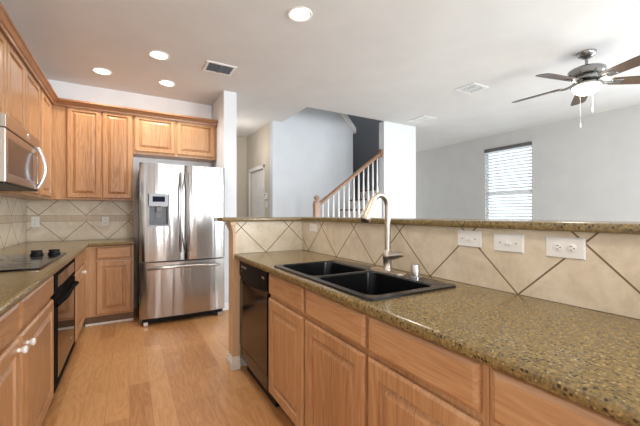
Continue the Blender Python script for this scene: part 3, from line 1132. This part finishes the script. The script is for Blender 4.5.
pts = [(fx_, fy_, RIM + 0.115), (fx_, fy_, 1.08), (fx_, fy_, 1.18), (fx_, fy_, ztop - 0.02)]
dirx, diry = -0.995, -0.10
for k in range(0, 13):
    a = PI * k / 12 * 0.88
    d = R - R * math.cos(a)
    pts.append((fx_ + dirx * d, fy_ + diry * d, ztop + R * math.sin(a)))
tube(b, pts, [0.0160] * 4 + [0.0155] * 13, 16)
obj('neck', b, nickel_m, t, 60)
e = Vector(pts[-1]); dvec = (Vector(pts[-1]) - Vector(pts[-2])).normalized()
b = new()
hp = [e - dvec * 0.012, e + dvec * 0.004, e + dvec * 0.03, e + dvec * 0.085, e + dvec * 0.105, e + dvec * 0.108]
tube(b, hp, [0.0165, 0.0205, 0.0215, 0.0285, 0.0285, 0.025], 18)
sh = obj('spray_head', b, plain('warm_nickel', (206, 194, 174), 0.35, 0.8), t, 50)
b = new()
tube(b, [e + dvec * 0.1081, e + dvec * 0.112], [0.0225, 0.021], 16)
obj('spray_face', b, slot_m, sh, 40)
b = new()
zc = RIM + 0.085
tube(b, [(fx_ + 0.0, fy_ - 0.022, zc), (fx_ + 0.005, fy_ - 0.045, zc + 0.004), (fx_ + 0.010, fy_ - 0.085, zc + 0.012), (fx_ + 0.012, fy_ - 0.105, zc + 0.014)], [0.023, 0.021, 0.0145, 0.010], 14)
obj('lever', b, nickel_m, t, 50)

t = thing('air_gap', 'small chrome air gap cap beside the faucet', 'air gap', (1.206, 1.155, RIM))
b = new()
lathe(b, [(0.029, 0.0), (0.029, 0.005), (0.024, 0.008)], Matrix.Translation((1.206, 1.155, RIM + 0.0002)), 24)
obj('flange', b, chrome_m, t, 40)
b = new()
lathe(b, [(0.0225, 0.0082), (0.0225, 0.058), (0.019, 0.064), (0.0, 0.065)], Matrix.Translation((1.206, 1.155, RIM + 0.0002)), 24)
obj('cap', b, steel_plain, t, 40)

# ------------------------------------------------------------------ wall plates
def plate(kind, label, facing, origin, w, h, group):
    """origin: lower left corner on the wall, seen from the front"""
    M = frame_M(origin, facing)
    t = thing(kind, label, 'outlet' if kind == 'outlet' else 'switch', origin, group)
    b = new()
    rings_panel(b, w, h, [(0, 0), (0, 0.002), (0.004, 0.006), (0.006, 0.006)], M)
    obj('plate', b, white_plastic, t)
    return t, M
def duplex(t, M, centers, horiz=True):
    for (cu, cv) in centers:
        b = new()
        lathe(b, [(0.0165, 0.0055), (0.0165, 0.0075), (0.0155, 0.0082), (0, 0.0082)], M @ Matrix.Translation((cu, cv, 0)), 20)
        f = obj('socket', b, white_plastic, t, 40)
        b = new()
        if horiz:
            box(b, cu - 0.004, cu + 0.004, cv + 0.005, cv + 0.0072, 0.0078, 0.0086, M=M)
            box(b, cu - 0.004, cu + 0.004, cv - 0.0072, cv - 0.005, 0.0078, 0.0086, M=M)
            box(b, cu + 0.007, cu + 0.011, cv - 0.002, cv + 0.002, 0.0078, 0.0086, M=M)
        else:
            box(b, cu + 0.005, cu + 0.0072, cv - 0.004, cv + 0.004, 0.0078, 0.0086, M=M)
            box(b, cu - 0.0072, cu - 0.005, cv - 0.004, cv + 0.004, 0.0078, 0.0086, M=M)
            box(b, cu - 0.002, cu + 0.002, cv - 0.011, cv - 0.007, 0.0078, 0.0086, M=M)
        obj('slots', b, slot_m, f)
g = 'wall plates on the bar backsplash'
wx = PX - 0.0085
t, M = plate('outlet', 'white outlet plate nearest the camera on the bar backsplash', '-x', (wx, 0.632, 1.076), 0.122, 0.075, g)
duplex(t, M, [(0.040, 0.0375), (0.082, 0.0375)])
t, M = plate('light_switch', 'white toggle switch plate between two other plates on the bar backsplash', '-x', (wx, 0.832, 1.078), 0.122, 0.074, g)
b = new(); box(b, 0.047, 0.075, 0.030, 0.044, 0.0055, 0.009, 0.002, M=M); box(b, 0.052, 0.064, 0.033, 0.041, 0.009, 0.018, 0.002, M=M)
obj('toggle', b, white_plastic, t)
for u in (0.028, 0.094):
    b = new(); lathe(b, [(0.003, 0.0055), (0.003, 0.0068), (0, 0.007)], M @ Matrix.Translation((u, 0.037, 0)), 10)
    obj('screw', b, ink_m, t)
t, M = plate('light_switch', 'white switch plate with a small button, nearest the faucet on the bar backsplash', '-x', (wx, 1.008, 1.084), 0.120, 0.073, g)
b = new(); box(b, 0.046, 0.074, 0.028, 0.044, 0.0055, 0.0095, 0.002, M=M)
obj('button', b, white_plastic, t)
for u in (0.028, 0.092):
    b = new(); lathe(b, [(0.003, 0.0055), (0.003, 0.0068), (0, 0.007)], M @ Matrix.Translation((u, 0.036, 0)), 10)
    obj('screw', b, ink_m, t)
t, M = plate('outlet', 'small white plate in the inner corner of the bar backsplash', '-x', (wx, 2.462, 1.085), 0.122, 0.075, g)
duplex(t, M, [(0.040, 0.0375), (0.082, 0.0375)])
g = 'outlets on the tiled back wall'
for x, lab in ((-0.975, 'white outlet in the left corner of the back wall tile'), (-0.298, 'white outlet on the back wall tile nearest the refrigerator')):
    t, M = plate('outlet', lab, '-y', (x, YB - 0.0085, 1.080), 0.075, 0.120, g)
    duplex(t, M, [(0.0375, 0.040), (0.0375, 0.082)], False)
# hall wall
t, M = plate('light_switch', 'white light switch on the beige hall wall below the thermostat', '-x', (2.0995, 5.560, 1.345), 0.09, 0.12, None)
b = new(); box(b, 0.038, 0.052, 0.048, 0.072, 0.0055, 0.012, 0.002, M=M)
obj('toggle', b, white_plastic, t)
t = thing('thermostat', 'small white thermostat on the beige hall wall above the switch', 'thermostat', (2.0995, 5.515, 1.49))
b = new(); box(b, 2.075, 2.0995, 5.46, 5.575, 1.49, 1.60, 0.006)
obj('case', b, white_plastic, t)
b = new(); box(b, 2.0735, 2.0752, 5.49, 5.545, 1.555, 1.585)
obj('display', b, disp_grey, t)

# ------------------------------------------------------------------ ceiling fittings
def recessed_bulb(t):
    d = bpy.data.lights.new('recessed_bulb', 'SPOT')
    d.energy = 22
    d.color = (1.0, 0.96, 0.91)
    d.spot_size = math.radians(150)
    d.spot_blend = 0.6
    d.shadow_soft_size = 0.07
    lo_ = bpy.data.objects.new('recessed_bulb', d)
    C.objects.link(lo_)
    lo_.parent = t
    lo_.location = (0, 0, -0.03)

labels = ['round lit recessed ceiling light nearest the camera, top centre of the photo',
          'round lit recessed ceiling light between the near one and the pair by the cabinets',
          'round lit recessed ceiling light above the corner wall cabinets on the left',
          'round lit recessed ceiling light in front of the short cabinet above the refrigerator']
for (x, y), lab in zip(((1.166, 2.328), (0.255, 3.63), (-0.261, 4.353), (0.393, 4.359)), labels):
    t = thing('recessed_light', lab, 'light', (x, y, ZC), 'recessed ceiling lights')
    b = new()
    lathe(b, [(0.098, -0.0005), (0.098, -0.006), (0.090, -0.010), (0.074, -0.006), (0.072, -0.0005)], Matrix.Translation((x, y, ZC)), 32)
    obj('trim_ring', b, trim_white, t, 40)
    b = new()
    lathe(b, [(0.0, -0.012), (0.03, -0.011), (0.055, -0.008), (0.0715, -0.002)], Matrix.Translation((x, y, ZC)), 28)
    obj('lens', b, lamp_warm, t, 60)
    recessed_bulb(t)
for (x, y), lab in zip(((0.20, 0.75), (0.20, -1.2)), ('added unseen recessed ceiling light above the camera', 'added unseen recessed ceiling light behind the camera')):  # both added out of view to light the floor and lower cabinets
    t = thing('recessed_light', lab, 'light', (x, y, ZC), 'recessed ceiling lights')
    b = new()
    lathe(b, [(0.098, -0.0005), (0.098, -0.006), (0.090, -0.010), (0.074, -0.006), (0.072, -0.0005)], Matrix.Translation((x, y, ZC)), 32)
    obj('trim_ring', b, trim_white, t, 40)
    b = new()
    lathe(b, [(0.0, -0.012), (0.03, -0.011), (0.055, -0.008), (0.0715, -0.002)], Matrix.Translation((x, y, ZC)), 28)
    obj('lens', b, lamp_warm, t, 60)
    recessed_bulb(t)
def vent(label, x0, x1, y0, y1, blades, along, mat_in, louvre=None, group=None):
    t = thing('ceiling_vent', label, 'vent', ((x0 + x1) / 2, (y0 + y1) / 2, ZC), group)
    z = ZC
    b = new()
    f = 0.028
    for (a0, a1, c0, c1) in ((x0, x1, y0, y0 + f), (x0, x1, y1 - f, y1), (x0, x0 + f, y0 + f, y1 - f), (x1 - f, x1, y0 + f, y1 - f)):
        box(b, a0, a1, c0, c1, z - 0.010, z - 0.0005, 0.002)
    obj('frame', b, trim_white, t)
    b = new(); box(b, x0 + f, x1 - f, y0 + f, y1 - f, z - 0.003, z - 0.0005)
    obj('backing', b, mat_in, t)
    b = new()
    for k in range(blades):
        u = (k + 0.5) / blades
        if along == 'x':
            yy = y0 + f + (y1 - y0 - 2 * f) * u
            box(b, x0 + f, x1 - f, yy - 0.003, yy + 0.003, z - 0.009, z - 0.0031)
        else:
            xx = x0 + f + (x1 - x0 - 2 * f) * u
            box(b, xx - 0.003, xx + 0.003, y0 + f, y1 - f, z - 0.009, z - 0.0031)
    if along == 'x':
        xm_ = (x0 + x1) / 2
        box(b, xm_ - 0.012, xm_ + 0.012, y0 + f, y1 - f, z - 0.0095, z - 0.0031)
    obj('louvres', b, louvre or trim_white, t)
vent('grey louvred ceiling vent in front of the white wall end by the refrigerator', 0.69, 1.00, 3.50, 3.76, 9, 'x', plain('vent_inside_dark', (62, 66, 72), 0.6), plain('vent_louvre_grey', (104, 108, 114), 0.5))
vent('white louvred ceiling vent nearer the ceiling fan', 3.57, 3.87, 2.49, 2.76, 9, 'x', vent_dark)
vent('faint white ceiling vent nearest the top of the white wall end', 4.08, 4.38, 3.72, 4.10, 8, 'x', plain('vent_inside_pale', (200, 200, 200), 0.6))

# ------------------------------------------------------------------ ceiling fan
FCX, FCY = 3.87, 1.48
t = thing('ceiling_fan', 'ceiling fan with five brown blades and a lit glass bowl', 'ceiling fan', (FCX, FCY, ZC))
TM = Matrix.Translation((FCX, FCY, 0))
b = new(); lathe(b, [(0.0, ZC - 0.0005), (0.078, ZC - 0.0005), (0.078, ZC - 0.012), (0.068, ZC - 0.035), (0.030, ZC - 0.060), (0.0, ZC - 0.062)], TM)
obj('canopy', b, fan_metal, t, 40)
b = new(); lathe(b, [(0.013, ZC - 0.06), (0.013, 2.66)], TM, 14)
obj('downrod', b, fan_metal, t, 60)
b = new(); lathe(b, [(0.0, 2.672), (0.03, 2.672), (0.05, 2.662), (0.13, 2.650), (0.150, 2.635), (0.152, 2.595), (0.135, 2.578), (0.09, 2.570), (0.09, 2.545), (0.0, 2.545)], TM, 36)
mt = obj('motor', b, fan_metal, t, 35)
b = new(); lathe(b, [(0.055, 2.545), (0.065, 2.52), (0.10, 2.505), (0.126, 2.498), (0.130, 2.482), (0.117, 2.478)], TM, 36)
fit = obj('light_fitter', b, fan_metal, t, 35)
b = new(); lathe(b, [(0.116, 2.479), (0.113, 2.458), (0.096, 2.428), (0.063, 2.406), (0.025, 2.398), (0.0, 2.397)], TM, 32)
obj('glass_bowl', b, globe_m, t, 60)
BZ = 2.520
th0 = 58 - 30.08
for k in range(5):
    a = math.radians(th0 + 72 * k)
    RM = TM @ Matrix.Rotation(a, 4, 'Z') @ Matrix.Translation((0, 0, BZ)) @ Matrix.Rotation(math.radians(2.5), 4, 'Y')
    b = new()
    tilt = Matrix.Rotation(math.radians(-12), 4, 'X')
    bl = bmesh.new()
    outl = [(0.20, -0.055), (0.30, -0.062), (0.50, -0.070), (0.62, -0.070), (0.655, -0.055), (0.665, 0.0), (0.655, 0.055), (0.62, 0.070), (0.50, 0.070), (0.30, 0.062), (0.20, 0.055)]
    lo = [bl.verts.new((x, y_, -0.003)) for x, y_ in outl]
    hi = [bl.verts.new((x, y_, 0.003)) for x, y_ in outl]
    bl.faces.new(lo[::-1]); bl.faces.new(hi)
    for i in range(len(outl)):
        j = (i + 1) % len(outl)
        bl.faces.new((lo[i], lo[j], hi[j], hi[i]))
    merge(b, bl, RM @ tilt)
    bo = obj('blade', b, fan_wood, t)
    b = new()
    pts = [RM @ Vector(p) for p in ((0.085, 0, 0.015), (0.13, 0, -0.005), (0.17, 0, -0.012), (0.22, 0, -0.010))]
    tube(b, pts, [0.014, 0.012, 0.012, 0.010], 10)
    ir = bmesh.new()
    bmesh.ops.create_cube(ir, size=1)
    bmesh.ops.scale(ir, vec=(0.09, 0.075, 0.006), verts=ir.verts)
    bmesh.ops.translate(ir, vec=(0.245, 0, -0.0065), verts=ir.verts)
    bmesh.ops.bevel(ir, geom=list(ir.edges), offset=0.0025, segments=1, affect='EDGES')
    merge(b, ir, RM @ tilt)
    obj('blade_bracket', b, fan_metal, bo, 40)
for (dx, dy, z1) in ((-0.055, 0.03, 2.12), (0.055, -0.03, 2.27)):
    b = new()
    tube(b, [(FCX + dx, FCY + dy, 2.50), (FCX + dx, FCY + dy, z1)], 0.0015, 6)
    lathe(b, [(0, z1 + 0.004), (0.006, z1), (0.008, z1 - 0.03), (0.005, z1 - 0.042), (0, z1 - 0.043)], Matrix.Translation((FCX + dx, FCY + dy, 0)), 12)
    obj('pull_chain', b, trim_white, t, 40)
d = bpy.data.lights.new('fan_bulb', 'POINT')
d.energy = 6
d.color = (1.0, 0.92, 0.80)
d.shadow_soft_size = 0.12
lo_ = bpy.data.objects.new('fan_bulb', d)
C.objects.link(lo_); lo_.parent = t; lo_.location = (0, 0, 2.33 - ZC)

# ------------------------------------------------------------------ window blind
t = thing('window_blind', 'white horizontal slat blind with grey headrail in the living room window', 'blind', (XR, 3.72, WZ1))
b = new(); box(b, XR - 0.030, XR + 0.045, W0 + 0.003, W1 - 0.003, WZ1 - 0.065, WZ1 - 0.002, 0.004)
obj('headrail', b, blind_rail, t)
b = new()
z = WZ1 - 0.09
while z > WZ0 + 0.06:
    sl = bmesh.new()
    bmesh.ops.create_cube(sl, size=1)
    bmesh.ops.scale(sl, vec=(0.058, W1 - W0 - 0.016, 0.003), verts=sl.verts)
    merge(b, sl, Matrix.Translation((XR + 0.015, (W0 + W1) / 2, z)) @ Matrix.Rotation(math.radians(34), 4, 'Y'))
    z -= 0.061
obj('slats', b, blind_m, t)
b = new(); box(b, XR - 0.01, XR + 0.04, W0 + 0.006, W1 - 0.006, WZ0 + 0.012, WZ0 + 0.034, 0.003)
obj('bottom_rail', b, blind_m, t)
b = new()
for yy in (W0 + 0.15, (W0 + W1) / 2, W1 - 0.15):
    tube(b, [(XR - 0.012, yy, WZ1 - 0.06), (XR - 0.012, yy, WZ0 + 0.03)], 0.0025, 6)
obj('cords', b, blind_m, t)

# ------------------------------------------------------------------ staircase and railing
ST0, RISE, RUN = 1.90, 0.188, 0.257
t = thing('staircase', 'staircase rising right along the pale wall, brown treads behind white balusters', 'staircase', (2.0, 4.8, 0))
nst = 9
for k in range(nst):
    x0 = ST0 + RUN * k
    x1 = x0 + RUN if k < nst - 1 else 4.375
    x1 = min(x1, 4.375)
    b = new(); box(b, x0, x1, 4.435, YS - 0.002, max(0, RISE * k - 0.25), RISE * (k + 1) - 0.025)
    obj('riser', b, trim_white, t)
    b = new(); box(b, x0 - 0.02, x1, 4.433, YS - 0.002, RISE * (k + 1) - 0.0248, RISE * (k + 1), 0.004)
    obj('tread', b, carpet_m, t)

t = thing('stair_railing', 'stair railing with oak handrail and white balusters', 'railing', (2.48, 4.378, 0.0))
RYc = 4.378
def railz(x):
    return 1.375 + 0.732 * (x - 2.51)
def strz(x):
    return RISE * 1.05 + (RISE * 7.15) / (RUN * 7.15) * (x - ST0)
b = new()
e = ST0 + RUN * 7.15
prism(b, [(ST0, 0.0), (e, 0.0), (e, RISE * 8.2), (ST0, RISE * 1.05)], 'y', 4.345, 4.412)
obj('stringer', b, trim_white, t)
b = new()
x = 2.475
zb = strz(x) + 0.03
box(b, x - 0.045, x + 0.045, RYc - 0.045, RYc + 0.045, zb - 0.05, 1.40, 0.004)
lathe(b, [(0.05, 1.40), (0.055, 1.41), (0.055, 1.425), (0.03, 1.435), (0.026, 1.445), (0.042, 1.465), (0.046, 1.485), (0.036, 1.507), (0.0, 1.518)], Matrix.Translation((x, RYc, 0)), 20)
obj('newel_post', b, newel_m, t, 35)
b = new()
xa, xb = 2.52, 3.745
sec = [(-0.032, -0.03), (0.032, -0.03), (0.034, 0.005), (0.022, 0.03), (-0.022, 0.03), (-0.034, 0.005)]
hb = bmesh.new()
A = [hb.verts.new((xa, RYc + p, railz(xa) + q)) for p, q in sec]
B = [hb.verts.new((xb, RYc + p, railz(xb) + q)) for p, q in sec]
hb.faces.new(A); hb.faces.new(B)
for i in range(6):
    hb.faces.new((A[i], A[(i + 1) % 6], B[(i + 1) % 6], B[i]))
bmesh.ops.recalc_face_normals(hb, faces=hb.faces)
merge(b, hb)
obj('handrail', b, rail_m, t)
b = new()
box(b, 3.715, 3.7495, RYc - 0.045, RYc + 0.045, railz(3.73) - 0.06, railz(3.73) + 0.07, 0.008)
obj('rosette', b, rail_m, t)
nb = 12
proto = None
for k in range(nb):
    x = 2.585 + k * 0.0985
    b = new()
    zb_, zt_ = strz(x) + 0.002, railz(x) - 0.025
    h_ = zt_ - zb_
    box(b, x - 0.016, x + 0.016, RYc - 0.016, RYc + 0.016, zb_, zb_ + 0.2, 0.002)
    lathe(b, [(0.016, zb_ + 0.2), (0.0175, zb_ + 0.215), (0.012, zb_ + 0.235), (0.0165, zb_ + 0.30), (0.013, zb_ + 0.5), (0.010, zt_)], Matrix.Translation((x, RYc, 0)), 12)
    obj('baluster', b, trim_white, t, 40)
